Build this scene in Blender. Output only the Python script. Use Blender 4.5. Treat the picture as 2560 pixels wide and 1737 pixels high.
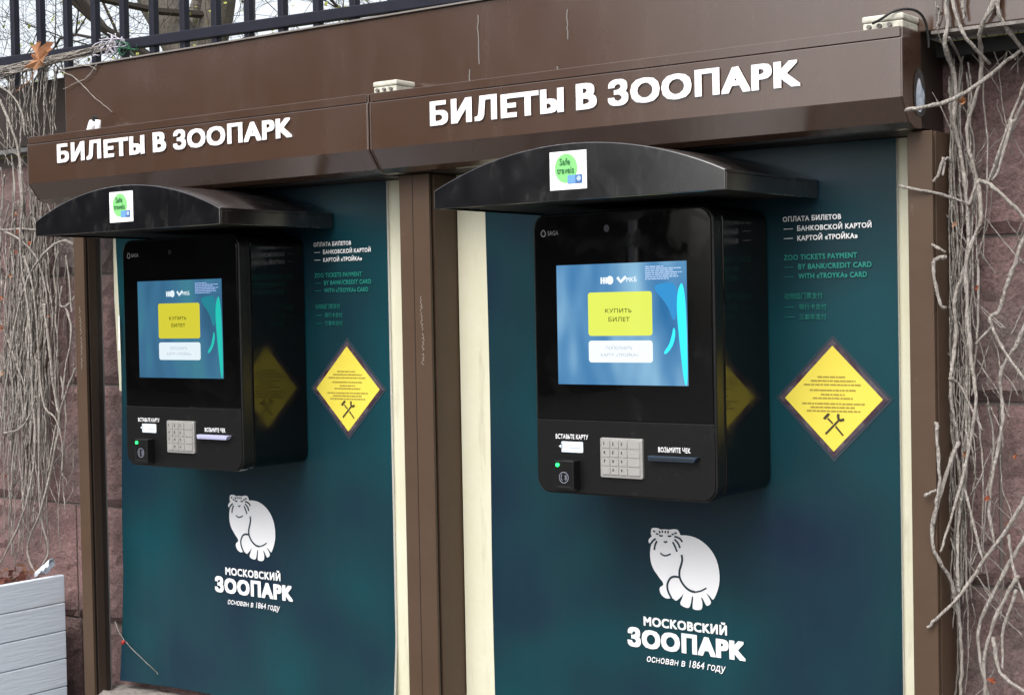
import bpy, math, random
from mathutils import Vector, Matrix
random.seed(7)
for o in list(bpy.data.objects): bpy.data.objects.remove(o, do_unlink=True)
sc = bpy.context.scene
COL = sc.collection

# ------------------------------------------------------------------ camera
cam_d = bpy.data.cameras.new('camera'); cam = bpy.data.objects.new('camera', cam_d); COL.objects.link(cam)
cam_d.sensor_width = 36.0; cam_d.lens = 55.59; cam_d.clip_start = .05; cam_d.clip_end = 500
_r = Vector((0.80399, 0.59434, -0.01903)); _u = Vector((0.00074, 0.0310, 0.99952)); _f = Vector((-0.59464, 0.80362, -0.02448))
M = Matrix(((_r.x, _u.x, -_f.x), (_r.y, _u.y, -_f.y), (_r.z, _u.z, -_f.z))).to_4x4()
M.translation = Vector((2.4354, -3.19, 1.5))
cam.matrix_world = M
sc.camera = cam

# ------------------------------------------------------------------ light
SUN_EL, SUN_AZ = math.radians(52), math.radians(174)     # azimuth measured from +Y clockwise seen from above
wd = bpy.data.worlds.new('World'); sc.world = wd; wd.use_nodes = True
wt = wd.node_tree; wt.nodes.clear()
sky = wt.nodes.new('ShaderNodeTexSky'); sky.sky_type = 'NISHITA'; sky.sun_disc = False
sky.sun_elevation = SUN_EL; sky.sun_rotation = SUN_AZ; sky.air_density = 1.0; sky.dust_density = 4.0; sky.ozone_density = 1.0
hs = wt.nodes.new('ShaderNodeHueSaturation'); hs.inputs['Saturation'].default_value = .3
bg = wt.nodes.new('ShaderNodeBackground'); bg.inputs['Strength'].default_value = .15
wo = wt.nodes.new('ShaderNodeOutputWorld')
wt.links.new(sky.outputs[0], hs.inputs['Color']); wt.links.new(hs.outputs[0], bg.inputs['Color']); wt.links.new(bg.outputs[0], wo.inputs['Surface'])
sd = bpy.data.lights.new('sun', 'SUN'); sd.energy = .8; sd.angle = math.radians(45); sd.color = (1, .97, .93)
sun = bpy.data.objects.new('sun', sd); COL.objects.link(sun)
sv = Vector((math.sin(SUN_AZ)*math.cos(SUN_EL), math.cos(SUN_AZ)*math.cos(SUN_EL), math.sin(SUN_EL)))
sun.rotation_euler = (-sv).to_track_quat('-Z', 'Y').to_euler(); sun.location = sv*30
vs = sc.view_settings; vs.view_transform = 'Standard'; vs.look = 'None'; vs.gamma = 1; vs.use_curve_mapping = False; vs.exposure = 1.0

# ------------------------------------------------------------------ materials
def mat(name, col, rough=.6, metal=0., spec=.5, var=None, vscale=8., bump=0., bscale=60., coat=0., emit=None, estr=1., stretch=None, detail=6.):
    m = bpy.data.materials.new(name); m.use_nodes = True; nt = m.node_tree; b = nt.nodes['Principled BSDF']
    b.inputs['Base Color'].default_value = (*col, 1); b.inputs['Roughness'].default_value = rough; b.inputs['Metallic'].default_value = metal
    b.inputs['Specular IOR Level'].default_value = spec; b.inputs['Coat Weight'].default_value = coat; b.inputs['Coat Roughness'].default_value = .06
    if emit: b.inputs['Emission Color'].default_value = (*emit, 1); b.inputs['Emission Strength'].default_value = estr
    if var or bump:
        tc = nt.nodes.new('ShaderNodeTexCoord'); mp = nt.nodes.new('ShaderNodeMapping'); nt.links.new(tc.outputs['Object'], mp.inputs[0])
        if stretch: mp.inputs['Scale'].default_value = stretch
    if var:
        n = nt.nodes.new('ShaderNodeTexNoise'); n.inputs['Scale'].default_value = vscale; n.inputs['Detail'].default_value = detail; n.inputs['Roughness'].default_value = .65
        r = nt.nodes.new('ShaderNodeValToRGB'); r.color_ramp.elements[0].position = .32; r.color_ramp.elements[1].position = .7
        r.color_ramp.elements[0].color = (*col, 1); r.color_ramp.elements[1].color = (*var, 1)
        nt.links.new(mp.outputs[0], n.inputs['Vector']); nt.links.new(n.outputs['Fac'], r.inputs[0]); nt.links.new(r.outputs[0], b.inputs['Base Color'])
    if bump:
        n2 = nt.nodes.new('ShaderNodeTexNoise'); n2.inputs['Scale'].default_value = bscale; n2.inputs['Detail'].default_value = 8
        bp = nt.nodes.new('ShaderNodeBump'); bp.inputs['Strength'].default_value = bump; bp.inputs['Distance'].default_value = .02
        nt.links.new(mp.outputs[0], n2.inputs['Vector']); nt.links.new(n2.outputs['Fac'], bp.inputs['Height']); nt.links.new(bp.outputs[0], b.inputs['Normal'])
    return m
def dirty(m, col, scale=(40, 40, 3), amt=.5, pos=(.55, .75), nscale=1.):
    """streaks / specks of dust with a shape of their own over the base colour"""
    nt = m.node_tree; b = nt.nodes['Principled BSDF']
    tc = nt.nodes.new('ShaderNodeTexCoord'); mp = nt.nodes.new('ShaderNodeMapping'); mp.inputs['Scale'].default_value = scale
    n = nt.nodes.new('ShaderNodeTexNoise'); n.inputs['Scale'].default_value = nscale; n.inputs['Detail'].default_value = 7; n.inputs['Roughness'].default_value = .7
    r = nt.nodes.new('ShaderNodeValToRGB'); r.color_ramp.elements[0].position = pos[0]; r.color_ramp.elements[1].position = pos[1]
    r.color_ramp.elements[0].color = (0, 0, 0, 1); r.color_ramp.elements[1].color = (amt, amt, amt, 1)
    mx = nt.nodes.new('ShaderNodeMix'); mx.data_type = 'RGBA'; mx.inputs[7].default_value = (*col, 1)
    src = b.inputs['Base Color'].links[0].from_socket if b.inputs['Base Color'].links else None
    if src: nt.links.new(src, mx.inputs[6])
    else: mx.inputs[6].default_value = b.inputs['Base Color'].default_value
    nt.links.new(tc.outputs['Object'], mp.inputs[0]); nt.links.new(mp.outputs[0], n.inputs['Vector']); nt.links.new(n.outputs['Fac'], r.inputs[0])
    nt.links.new(r.outputs[0], mx.inputs[0]); nt.links.new(mx.outputs[2], b.inputs['Base Color'])
    return m
BROWN = dirty(mat('brown_sheet_metal', (.058, .029, .017), .22, 0, .65, (.066, .034, .021), 3., .012, 3.5, coat=1.), (.14, .11, .09), (7, 7, 1.2), .2, (.52, .8), 2.2)
BROWN_POST = dirty(mat('brown_post_paint', (.07, .042, .025), .45, 0, .35, (.082, .051, .033), 6., .03, 30.), (.25, .22, .19), (60, 60, 25), .35, (.62, .78))
BROWN_DARK = mat('dark_brown_steel', (.03, .02, .016), .5)
BLACKGAP = mat('black_groove', (.006, .006, .006), .7)
GREYEDGE = mat('bare_steel_edge', (.25, .25, .25), .4, .6)
CREAM = dirty(mat('cream_board', (.61, .59, .43), .6, 0, .4, (.66, .65, .52), 4., .05, 50.), (.26, .18, .1), (30, 30, 4), .5, (.56, .8))
BLACK = dirty(mat('black_gloss_plastic', (.003, .003, .003), .09, 0, .5), (.03, .03, .03), (30, 30, 30), .15, (.62, .85))
BLACKMAT = dirty(mat('black_satin_paint', (.006, .006, .006), .33, 0, .35, None, 8., .05, 180.), (.1, .1, .1), (30, 30, 30), .25, (.6, .85))
CANOPY = dirty(mat('black_canopy_plastic', (.005, .005, .006), .17, 0, .5, None, 8., .02, 25.), (.14, .13, .12), (25, 25, 9), .35, (.56, .82))
GLASS = mat('black_display_glass', (.002, .002, .002), .03, 0, .4)
WHITE = mat('white_vinyl', (.92, .92, .93), .5)
WHITEDGE = mat('white_foam_board', (.8, .8, .8), .6)
LETTER = mat('white_sign_letters', (.88, .88, .9), .4)
TEALINK = mat('teal_green_print', (.02, .25, .2), .4)
TEALINK2 = mat('deep_teal_print', (.015, .19, .155), .4)
INKLINE = mat('dark_print_line', (.01, .03, .042), .4)
YELLOW = mat('yellow_sticker', (.74, .61, .07), .35, 0, .4, (.77, .66, .1), 6.)
STBORDER = dirty(mat('sticker_border', (.045, .02, .035), .35), (.16, .15, .16), (16, 16, 16), .8, (.45, .65))
STEDGE = mat('clear_sticker_edge', (.03, .045, .06), .25)
INK = mat('dark_brown_ink', (.05, .04, .015), .6)
INKPALE = mat('olive_small_print', (.34, .27, .04), .6)
STEEL = mat('brushed_keypad_steel', (.42, .41, .39), .38, .55, .5, (.5, .49, .47), 40., .05, 90.)
KEYM = mat('keypad_key_steel', (.5, .49, .47), .35, .5)
BLUESLOT = mat('dark_blue_bezel', (.02, .035, .055), .25)
PAPER = mat('lilac_receipt_paper', (.4, .4, .58), .6)
GREENST = mat('green_sticker_print', (.22, .62, .2), .45)
BLUEST = mat('blue_sticker_print', (.05, .14, .34), .45)
BLUEST2 = mat('light_blue_sticker_print', (.14, .32, .6), .45)
LED = mat('green_led', (0, .3, .05), .3, emit=(.02, 1, .12), estr=2.5)
IVORY = dirty(mat('aged_white_plastic', (.6, .59, .5), .5), (.2, .18, .14), (30, 30, 30), .6, (.5, .7))
CABLE = mat('black_cable', (.012, .012, .012), .5)
FENCE = mat('blue_black_fence_paint', (.007, .008, .016), .5, 0, .3, (.012, .012, .022), 20.)
VINE = mat('bleached_vine_bark', (.43, .4, .365), .9, 0, .15, (.26, .23, .2), 55., .7, 220., stretch=(1, 1, .35))
VINE2 = mat('grey_vine_bark', (.31, .285, .26), .9, 0, .2, (.13, .115, .1), 25., .4, 120.)
LEAFO = mat('dry_orange_leaf', (.27, .10, .04), .7, 0, .3, (.4, .22, .12), 25., .2, 60.)
LEAFR = mat('dry_red_leaf', (.2, .035, .025), .7, 0, .3, (.28, .1, .03), 30.)
PLANTER = dirty(mat('white_painted_wood', (.64, .71, .79), .55, 0, .4, (.69, .75, .82), 5., .12, 40., stretch=(3, .25, 3)), (.45, .36, .28), (6, 1.5, 14), .35, (.56, .75))
SOIL = mat('planter_soil', (.05, .03, .022), .95, 0, .1, (.11, .05, .035), 30., .8, 60.)
CONC = mat('grey_concrete', (.17, .155, .14), .9, 0, .2, (.27, .25, .23), 14., .5, 60.)
PAVE = mat('grey_paving', (.09, .085, .08), .8, 0, .3, (.13, .125, .12), 3., .2, 30.)
GRASS = mat('terrace_grass', (.06, .075, .025), .95, 0, .1, (.1, .08, .04), 4.)
BARK = mat('grey_tree_bark', (.12, .105, .09), .9, 0, .2, (.2, .18, .155), 9., .8, 26., stretch=(6, 6, 1))
BARK2 = mat('dark_twig_bark', (.05, .042, .036), .9, 0, .2)
BUD = mat('yellow_green_buds', (.3, .32, .07), .7, 0, .2, (.2, .24, .05), 3.)
CHALK = mat('chalk_writing', (.32, .28, .26), .9)
BERRY = mat('red_berry', (.35, .02, .02), .4)
STRING = mat('white_plastic_twine', (.6, .58, .66), .5)
GREENSTR = mat('green_plastic_twine', (.02, .12, .06), .5)
BLDG = mat('dark_facade_render', (.022, .02, .018), .9, 0, .2, (.035, .03, .028), 1.)
WINM = mat('far_window_glass', (.02, .025, .03), .1)

def smudge(m, lo, hi, scale=9.):
    nt = m.node_tree; b = nt.nodes['Principled BSDF']; tc = nt.nodes.new('ShaderNodeTexCoord'); n = nt.nodes.new('ShaderNodeTexNoise'); n.inputs['Scale'].default_value = scale; n.inputs['Detail'].default_value = 7; n.inputs['Distortion'].default_value = 1.2
    mr = nt.nodes.new('ShaderNodeMapRange'); mr.inputs[1].default_value = .4; mr.inputs[2].default_value = .75; mr.inputs[3].default_value = lo; mr.inputs[4].default_value = hi
    nt.links.new(tc.outputs['Object'], n.inputs['Vector']); nt.links.new(n.outputs['Fac'], mr.inputs[0]); nt.links.new(mr.outputs[0], b.inputs['Roughness'])
for m_, io, cr_ in ((BROWN, 1.62, .2), (CANOPY, 1.75, .16)):
    b_ = m_.node_tree.nodes['Principled BSDF']; b_.inputs['Coat Weight'].default_value = 1.; b_.inputs['Coat IOR'].default_value = io; b_.inputs['Coat Roughness'].default_value = cr_
smudge(GLASS, .02, .22); smudge(BLACK, .06, .26); smudge(BROWN, .2, .32, 2.5); smudge(CANOPY, .12, .36)
def stone_mat():
    m = bpy.data.materials.new('split_face_stone'); m.use_nodes = True; nt = m.node_tree; b = nt.nodes['Principled BSDF']; L = nt.links.new
    b.inputs['Roughness'].default_value = .92; b.inputs['Specular IOR Level'].default_value = .2
    tc = nt.nodes.new('ShaderNodeTexCoord'); oi = nt.nodes.new('ShaderNodeObjectInfo')
    n1 = nt.nodes.new('ShaderNodeTexNoise'); n1.inputs['Scale'].default_value = 5; n1.inputs['Detail'].default_value = 8; n1.inputs['Roughness'].default_value = .7
    n2 = nt.nodes.new('ShaderNodeTexNoise'); n2.inputs['Scale'].default_value = 120; n2.inputs['Detail'].default_value = 10; n2.inputs['Roughness'].default_value = .75
    r = nt.nodes.new('ShaderNodeValToRGB'); e = r.color_ramp.elements
    e[0].position = .3; e[0].color = (.21, .183, .174, 1); e[1].position = .72; e[1].color = (.37, .235, .228, 1)
    x = e.new(.52); x.color = (.29, .2, .192, 1)
    r2 = nt.nodes.new('ShaderNodeValToRGB'); r2.color_ramp.elements[0].position = .3; r2.color_ramp.elements[1].position = .75
    r2.color_ramp.elements[0].color = (.38, .38, .38, 1); r2.color_ramp.elements[1].color = (1.3, 1.28, 1.26, 1)
    mx = nt.nodes.new('ShaderNodeMix'); mx.data_type = 'RGBA'; mx.blend_type = 'MULTIPLY'; mx.inputs[0].default_value = 1
    bp = nt.nodes.new('ShaderNodeBump'); bp.inputs['Strength'].default_value = 1.; bp.inputs['Distance'].default_value = .012
    ad = nt.nodes.new('ShaderNodeMath'); ad.operation = 'MULTIPLY_ADD'; ad.inputs[1].default_value = .2; 
    L(tc.outputs['Object'], n1.inputs['Vector']); L(tc.outputs['Object'], n2.inputs['Vector'])
    L(oi.outputs['Random'], ad.inputs[0]); sb = nt.nodes.new('ShaderNodeMath'); sb.operation = 'SUBTRACT'; sb.inputs[1].default_value = .1
    L(n1.outputs['Fac'], sb.inputs[0]); L(sb.outputs[0], ad.inputs[2]); L(ad.outputs[0], r.inputs[0])
    L(n2.outputs['Fac'], r2.inputs[0]); L(r.outputs[0], mx.inputs[6]); L(r2.outputs[0], mx.inputs[7]); L(mx.outputs[2], b.inputs['Base Color'])
    L(n2.outputs['Fac'], bp.inputs['Height']); L(bp.outputs[0], b.inputs['Normal'])
    return m
STONE = stone_mat()
def print_mat():
    m = bpy.data.materials.new('navy_teal_print'); m.use_nodes = True; nt = m.node_tree; b = nt.nodes['Principled BSDF']; L = nt.links.new
    b.inputs['Roughness'].default_value = .34; b.inputs['Specular IOR Level'].default_value = .32
    tc = nt.nodes.new('ShaderNodeTexCoord'); n = nt.nodes.new('ShaderNodeTexNoise'); n.inputs['Scale'].default_value = 2.1; n.inputs['Detail'].default_value = 2.; n.noise_dimensions = '4D'; oi = nt.nodes.new('ShaderNodeObjectInfo'); ml = nt.nodes.new('ShaderNodeMath'); ml.operation = 'MULTIPLY'; ml.inputs[1].default_value = 23.; L(oi.outputs['Random'], ml.inputs[0]); L(ml.outputs[0], n.inputs['W'])
    r = nt.nodes.new('ShaderNodeValToRGB'); e = r.color_ramp.elements
    e[0].position = .34; e[0].color = (.005, .017, .037, 1); e[1].position = .66; e[1].color = (.003, .048, .062, 1)
    x = e.new(.5); x.color = (.005, .032, .043, 1)
    L(tc.outputs['Object'], n.inputs['Vector']); L(n.outputs['Fac'], r.inputs[0]); L(r.outputs[0], b.inputs['Base Color'])
    dirty(m, (.12, .14, .15), (26, 26, 1.6), .03, (.5, .8))
    return dirty(m, (.35, .38, .4), (55, 55, 55), .6, (.73, .78))
PRINT = print_mat()
def screen_mat(name, c0, c1, c2, s):
    m = bpy.data.materials.new(name); m.use_nodes = True; nt = m.node_tree; b = nt.nodes['Principled BSDF']; L = nt.links.new
    b.inputs['Base Color'].default_value = (.005, .005, .005, 1); b.inputs['Roughness'].default_value = .04
    tc = nt.nodes.new('ShaderNodeTexCoord'); n = nt.nodes.new('ShaderNodeTexNoise'); n.inputs['Scale'].default_value = 9; n.inputs['Detail'].default_value = 2
    mp = nt.nodes.new('ShaderNodeMapping'); mp.inputs['Scale'].default_value = (1, 1, .35)
    r = nt.nodes.new('ShaderNodeValToRGB'); e = r.color_ramp.elements
    e[0].position = .35; e[0].color = (*c0, 1); e[1].position = .68; e[1].color = (*c2, 1); x = e.new(.5); x.color = (*c1, 1)
    L(tc.outputs['Object'], mp.inputs[0]); L(mp.outputs[0], n.inputs['Vector']); L(n.outputs['Fac'], r.inputs[0]); L(r.outputs[0], b.inputs['Emission Color'])
    b.inputs['Emission Strength'].default_value = s
    return m
def glow(name, c, s): return mat(name, (.01, .01, .01), .05, emit=c, estr=s)

# ------------------------------------------------------------------ mesh helpers
ORG = {}
class MB:
    def __init__(s): s.v = []; s.f = []; s.mi = []
    def add(s, vs, fs, mi=0):
        k = len(s.v); s.v += [tuple(v) for v in vs]
        for f in fs: s.f.append(tuple(i+k for i in f)); s.mi.append(mi)
        return s
    def box(s, x0, x1, y0, y1, z0, z1, mi=0):
        return s.add([(x0,y0,z0),(x1,y0,z0),(x1,y1,z0),(x0,y1,z0),(x0,y0,z1),(x1,y0,z1),(x1,y1,z1),(x0,y1,z1)],
                     [(0,3,2,1),(4,5,6,7),(0,1,5,4),(1,2,6,5),(2,3,7,6),(3,0,4,7)], mi)
    def prism(s, pts, y0, y1, mi=0):          # pts: (x, z) counter-clockwise seen from the front (-Y); y0 front
        n = len(pts); vs = [(x, y0, z) for x, z in pts]+[(x, y1, z) for x, z in pts]
        return s.add(vs, [tuple(range(n)), tuple(range(2*n-1, n-1, -1))]+[(i, i+n, (i+1) % n+n, (i+1) % n) for i in range(n)], mi)
    def prismx(s, pts, x0, x1, mi=0):         # pts: (y, z)
        n = len(pts); vs = [(x0, y, z) for y, z in pts]+[(x1, y, z) for y, z in pts]
        return s.add(vs, [tuple(range(n)), tuple(range(2*n-1, n-1, -1))]+[(i, i+n, (i+1) % n+n, (i+1) % n) for i in range(n)], mi)
    def tube(s, P, R, n=6, mi=0):
        P = [Vector(p) for p in P]
        if len(P) < 2: return s
        rad = (lambda i: R[i]) if isinstance(R, (list, tuple)) else (lambda i: R)
        k = len(s.v); a = None
        for i, p in enumerate(P):
            t = (P[min(i+1, len(P)-1)]-P[max(i-1, 0)]).normalized()
            if a is None: a = t.orthogonal().normalized()
            a = (a-t*a.dot(t)); a = a.normalized() if a.length > 1e-6 else t.orthogonal().normalized()
            b = t.cross(a)
            for j in range(n):
                w = 2*math.pi*j/n; s.v.append(tuple(p+(a*math.cos(w)+b*math.sin(w))*rad(i)))
        for i in range(len(P)-1):
            for j in range(n): s.f.append((k+i*n+j, k+i*n+(j+1) % n, k+(i+1)*n+(j+1) % n, k+(i+1)*n+j)); s.mi.append(mi)
        s.f.append(tuple(k+j for j in range(n-1, -1, -1))); s.mi.append(mi)
        s.f.append(tuple(k+(len(P)-1)*n+j for j in range(n))); s.mi.append(mi)
        return s
    def build(s, name, mats, parent=None, smooth=False, bevel=0., origin=None, seg=2):
        me = bpy.data.meshes.new(name)
        if parent is not None: org = ORG[parent.name]
        else: org = Vector(origin) if origin is not None else Vector((0, 0, 0))
        me.from_pydata([(x-org.x, y-org.y, z-org.z) for x, y, z in s.v], [], s.f)
        for m in (mats if isinstance(mats, (list, tuple)) else [mats]): me.materials.append(m)
        me.polygons.foreach_set('material_index', s.mi)
        if smooth: me.polygons.foreach_set('use_smooth', [True]*len(me.polygons))
        me.update()
        o = bpy.data.objects.new(name, me); COL.objects.link(o)
        if parent is not None: o.parent = parent
        else: o.location = org
        ORG[o.name] = org
        if bevel:
            b = o.modifiers.new('bevel', 'BEVEL'); b.width = bevel; b.segments = seg; b.limit_method = 'ANGLE'; b.angle_limit = math.radians(40)
        return o
def tag(o, label=None, cat=None, group=None, kind=None):
    if label: o['label'] = label
    if cat: o['category'] = cat
    if group: o['group'] = group
    if kind: o['kind'] = kind
    return o
def thing(name, loc, label, cat, group=None):
    o = bpy.data.objects.new(name, None); COL.objects.link(o); o.location = loc; o.empty_display_size = .05
    ORG[o.name] = Vector(loc); return tag(o, label, cat, group)
def rrect(x0, x1, z0, z1, r, n=5):
    p = []
    for cx, cz, a in ((x1-r, z0+r, -90), (x1-r, z1-r, 0), (x0+r, z1-r, 90), (x0+r, z0+r, 180)):
        for i in range(n+1):
            w = math.radians(a+90*i/n); p.append((cx+r*math.cos(w), cz+r*math.sin(w)))
    return p
def ell(cx, cz, rx, rz, n=28, a=0.):
    c, s_ = math.cos(a), math.sin(a); p = []
    for i in range(n):
        w = 2*math.pi*i/n; x, z = rx*math.cos(w), rz*math.sin(w); p.append((cx+x*c-z*s_, cz+x*s_+z*c))
    return p
def stroke(mb, pts, w, y, mi=0):              # flat ribbon in an XZ plane
    n = len(pts); V = []
    for i, p in enumerate(pts):
        a = Vector(pts[max(i-1, 0)]); b = Vector(pts[min(i+1, n-1)]); t = (b-a).normalized(); nn = Vector((-t.y, t.x))*w*.5
        V += [(p[0]+nn.x, y, p[1]+nn.y), (p[0]-nn.x, y, p[1]-nn.y)]
    mb.add(V, [(2*i, 2*i+1, 2*i+3, 2*i+2) for i in range(n-1)], mi)
def smooth_poly(pts, it=2, closed=True):
    for _ in range(it):
        q = []; n = len(pts)
        rng = range(n) if closed else range(n-1)
        if not closed: q.append(pts[0])
        for i in rng:
            a, b = pts[i], pts[(i+1) % n]
            q += [tuple(a[k]*.75+b[k]*.25 for k in range(len(a))), tuple(a[k]*.25+b[k]*.75 for k in range(len(a)))]
        if not closed: q.append(pts[-1])
        pts = q
    return pts
GL = {}
LATIN = dict(zip('АВЕКМНОРСТ', 'ABEKMHOPCT'))
def raw_mesh(t_, res):
    cu = bpy.data.curves.new('tmp', 'FONT'); cu.body = t_; cu.size = 1; cu.resolution_u = res
    t = bpy.data.objects.new('tmp', cu); COL.objects.link(t)
    dg = bpy.context.evaluated_depsgraph_get(); me = bpy.data.meshes.new_from_object(t.evaluated_get(dg))
    vs = [(v.co.x, v.co.y) for v in me.vertices]; fs = [tuple(p.vertices) for p in me.polygons]
    bpy.data.objects.remove(t); bpy.data.curves.remove(cu); bpy.data.meshes.remove(me)
    return vs, fs
def width(t_): v, _ = raw_mesh(t_, 1); return max(x for x, _ in v)-min(x for x, _ in v)
def glyph(ch, res):
    """outline mesh and advance of one character"""
    if (ch, res) in GL: return GL[ch, res]
    c = LATIN.get(ch, ch)
    if ch == ' ': g = ([], [], .28)
    elif ch in 'ЬЫ':                      # a P turned upside down, with a second stem for the hard form
        v, f, a = glyph('P', res); h = max(y for _, y in v); v = [(x, h-y) for x, y in v]; f = [tuple(reversed(q)) for q in f]
        if ch == 'Ы': v2, f2, a2 = glyph('I', res); k = len(v); v = v+[(x+a*.98, y) for x, y in v2]; f = f+[tuple(i+k for i in q) for q in f2]; a += a2
        g = (v, f, a)
    elif ch == 'н': v, f, a = glyph('H', res); g = ([(x*.78, y*.75) for x, y in v], f, a*.78)
    else: v, f = raw_mesh(c, res); g = (v, f, width('H'+c+'H')-width('HH'))
    GL[ch, res] = g; return g
def text(name, s, x0, x1, z0, z1, y, m, parent, bold=0., ext=0., shear=0., res=3):
    """lettering fitted to the rectangle x0..x1, z0..z1 in the plane Y = y, facing -Y"""
    vs, fs, pen = [], [], 0.
    for ch in s:
        gv, gf, adv = glyph(ch, res); k = len(vs)
        if bold >= .05 and ch in 'ОЗС':        # squarer bowls for the display weight
            xa, xb = min(p_[0] for p_ in gv), max(p_[0] for p_ in gv); ya, yb = min(p_[1] for p_ in gv), max(p_[1] for p_ in gv)
            sq = lambda w, a, b: (a+b)/2+math.copysign(abs((w-(a+b)/2)/((b-a)/2))**(.95 if abs((w-(a+b)/2)/((b-a)/2)) < .82 else .9), w-(a+b)/2)*(b-a)/2
            gv = [(sq(p_[0], xa, xb) if ch != 'З' else p_[0], sq(p_[1], ya, yb) if ch != 'З' else p_[1]) for p_ in gv]
        vs += [Vector((x+pen+shear*y_, y_, 0)) for x, y_ in gv]; fs += [tuple(i+k for i in f) for f in gf]; pen += adv+bold*1.0
    if not vs: return None
    a, b = min(v.x for v in vs), max(v.x for v in vs); c, d = min(v.y for v in vs), max(v.y for v in vs)
    kz = (z1-z0)/(d-c+2*bold*.6); kx = (x1-x0)/(b-a+2*bold)
    sh = [(0, 0)]
    if bold: sh = [(i*bold, j*bold*.6) for i in (-1, -.33, .33, 1) for j in (-1, 0, 1)]
    mb = MB(); from collections import Counter
    ed = Counter(); dr = {}
    if ext:
        for f in fs:
            for i in range(len(f)):
                e = (f[i], f[(i+1) % len(f)]); k = tuple(sorted(e)); ed[k] += 1; dr[k] = e
    for q, (ox, oz) in enumerate(sh):       # slightly shifted copies thicken the strokes to a bold weight
        yy = y-.0001*q
        W = [(x0+(v.x-a+bold+ox)*kx, yy, z0+(v.y-c+bold*.6+oz)*kz) for v in vs]; k0 = len(mb.v); mb.add(W, fs)
        if ext and abs(ox) > bold*.9:
            n = len(W); k1 = len(mb.v); mb.v += [(x, yy+ext, z) for x, _, z in W]
            for k, c_ in ed.items():
                if c_ == 1: i, j = dr[k]; mb.f.append((k0+j, k0+i, k1+i, k1+j)); mb.mi.append(0)
    return mb.build(name, m, parent)
def dashes(mb, x0, x1, z, h, y, rnd):         # a line of print too small to read
    x = x0
    while x < x1-.002:
        w = min(rnd.uniform(.004, .016), x1-x); mb.prism([(x, z), (x+w, z), (x+w, z+h), (x, z+h)], y, y+.0003); x += w+rnd.uniform(.0012, .0022)

P = 1.4283        # distance between the two bays
# ================================================================== SETTING
MB().box(-70, 70, -70, .3, -.1, 0).build('pavement', PAVE)['kind'] = 'structure'
MB().box(-60, 60, .3, 70, 1.9, 2.12).build('terrace_ground', GRASS)['kind'] = 'structure'

# ---- stone wall, block by block
wall = thing('stone_wall', (0, .2, 0), 'rough pinkish grey split stone wall behind the ticket booths', 'wall')
MB().box(-4.2, 4.2, .053, .3, .0, 2.03).build('mortar_core', mat('grey_mortar', (.12, .105, .095), .95, 0, .1, (.17, .15, .14), 20.), wall)
courses = [0, .155, .532, .9, 1.285, 1.632, 2.0]
rb = random.Random(3)
for c in range(len(courses)-1):
    x = -4.1+rb.uniform(0, .4)
    while x < 4.0:
        w = rb.uniform(.42, .68); z0, z1 = courses[c]+.004, courses[c+1]-.004; x1 = x+w-.008
        near = (-2.3 < x1 and x < -1.3) or (x1 > 1.0 and x < 1.9)
        nx, nz = (22, 15) if near else (6, 4)
        if x1 < -2.6 or x > 2.2: nx, nz = 4, 3
        mb = MB(); V = []
        ph = [rb.uniform(0, 9) for _ in range(6)]
        for j in range(nz+1):
            for i in range(nx+1):
                u, v = i/nx, j/nz; e = min(u, 1-u, v*1.0, 1-v)
                d = .012*min(1, e*14)**.5
                d += .008*math.sin(7*u+ph[0])*math.sin(5*v+ph[1])+.005*math.sin(17*u+ph[2]+4*v)*math.sin(13*v+ph[3])
                if near: d += rb.uniform(-.004, .004)
                px = x+(x1-x)*u; pz = z0+(z1-z0)*v
                if near and 0 < i < nx: px += rb.uniform(-.004, .004)
                if near and 0 < j < nz: pz += rb.uniform(-.004, .004)
                V.append((px, .046-min(d, .03) if e > 0 else .048, pz))
        F = [(j*(nx+1)+i, j*(nx+1)+i+1, (j+1)*(nx+1)+i+1, (j+1)*(nx+1)+i) for j in range(nz) for i in range(nx)]
        mb.add(V, F)
        bk = [(x, .09, z0), (x1, .09, z0), (x1, .09, z1), (x, .09, z1)]
        k = len(mb.v); mb.v += bk
        rim = [list(range(nx+1)), [j*(nx+1)+nx for j in range(nz+1)], [nz*(nx+1)+i for i in range(nx, -1, -1)], [j*(nx+1) for j in range(nz, -1, -1)]]
        for q in range(4):
            r_ = rim[q]; mb.f.append(tuple(reversed(r_))+(k+q, k+(q+1) % 4)); mb.mi.append(0)
        mb.build('stone_block', STONE, wall, smooth=False)
        x += w
# ---- rough plinth under the panels
pl = thing('stone_plinth', (-.15, -.02, 0), 'low rough grey concrete plinth running under the printed panels', 'plinth')
x = -1.5
while x < 1.2:
    w = random.uniform(.35, .6); x1 = min(x+w, 1.215); V = []; nx, ny = 10, 5
    mb = MB()
    for j in range(ny+1):
        for i in range(nx+1): V.append((x+(x1-x-.008)*i/nx, -.09+.115*j/ny, .352+random.uniform(-.006, .006)-(.012 if j == 0 else 0)))
    mb.add(V, [(j*(nx+1)+i, j*(nx+1)+i+1, (j+1)*(nx+1)+i+1, (j+1)*(nx+1)+i) for j in range(ny) for i in range(nx)])
    mb.box(x, x1-.008, -.088, .022, 0, .338)
    mb.build('stone', CONC, pl); x = x1
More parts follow.
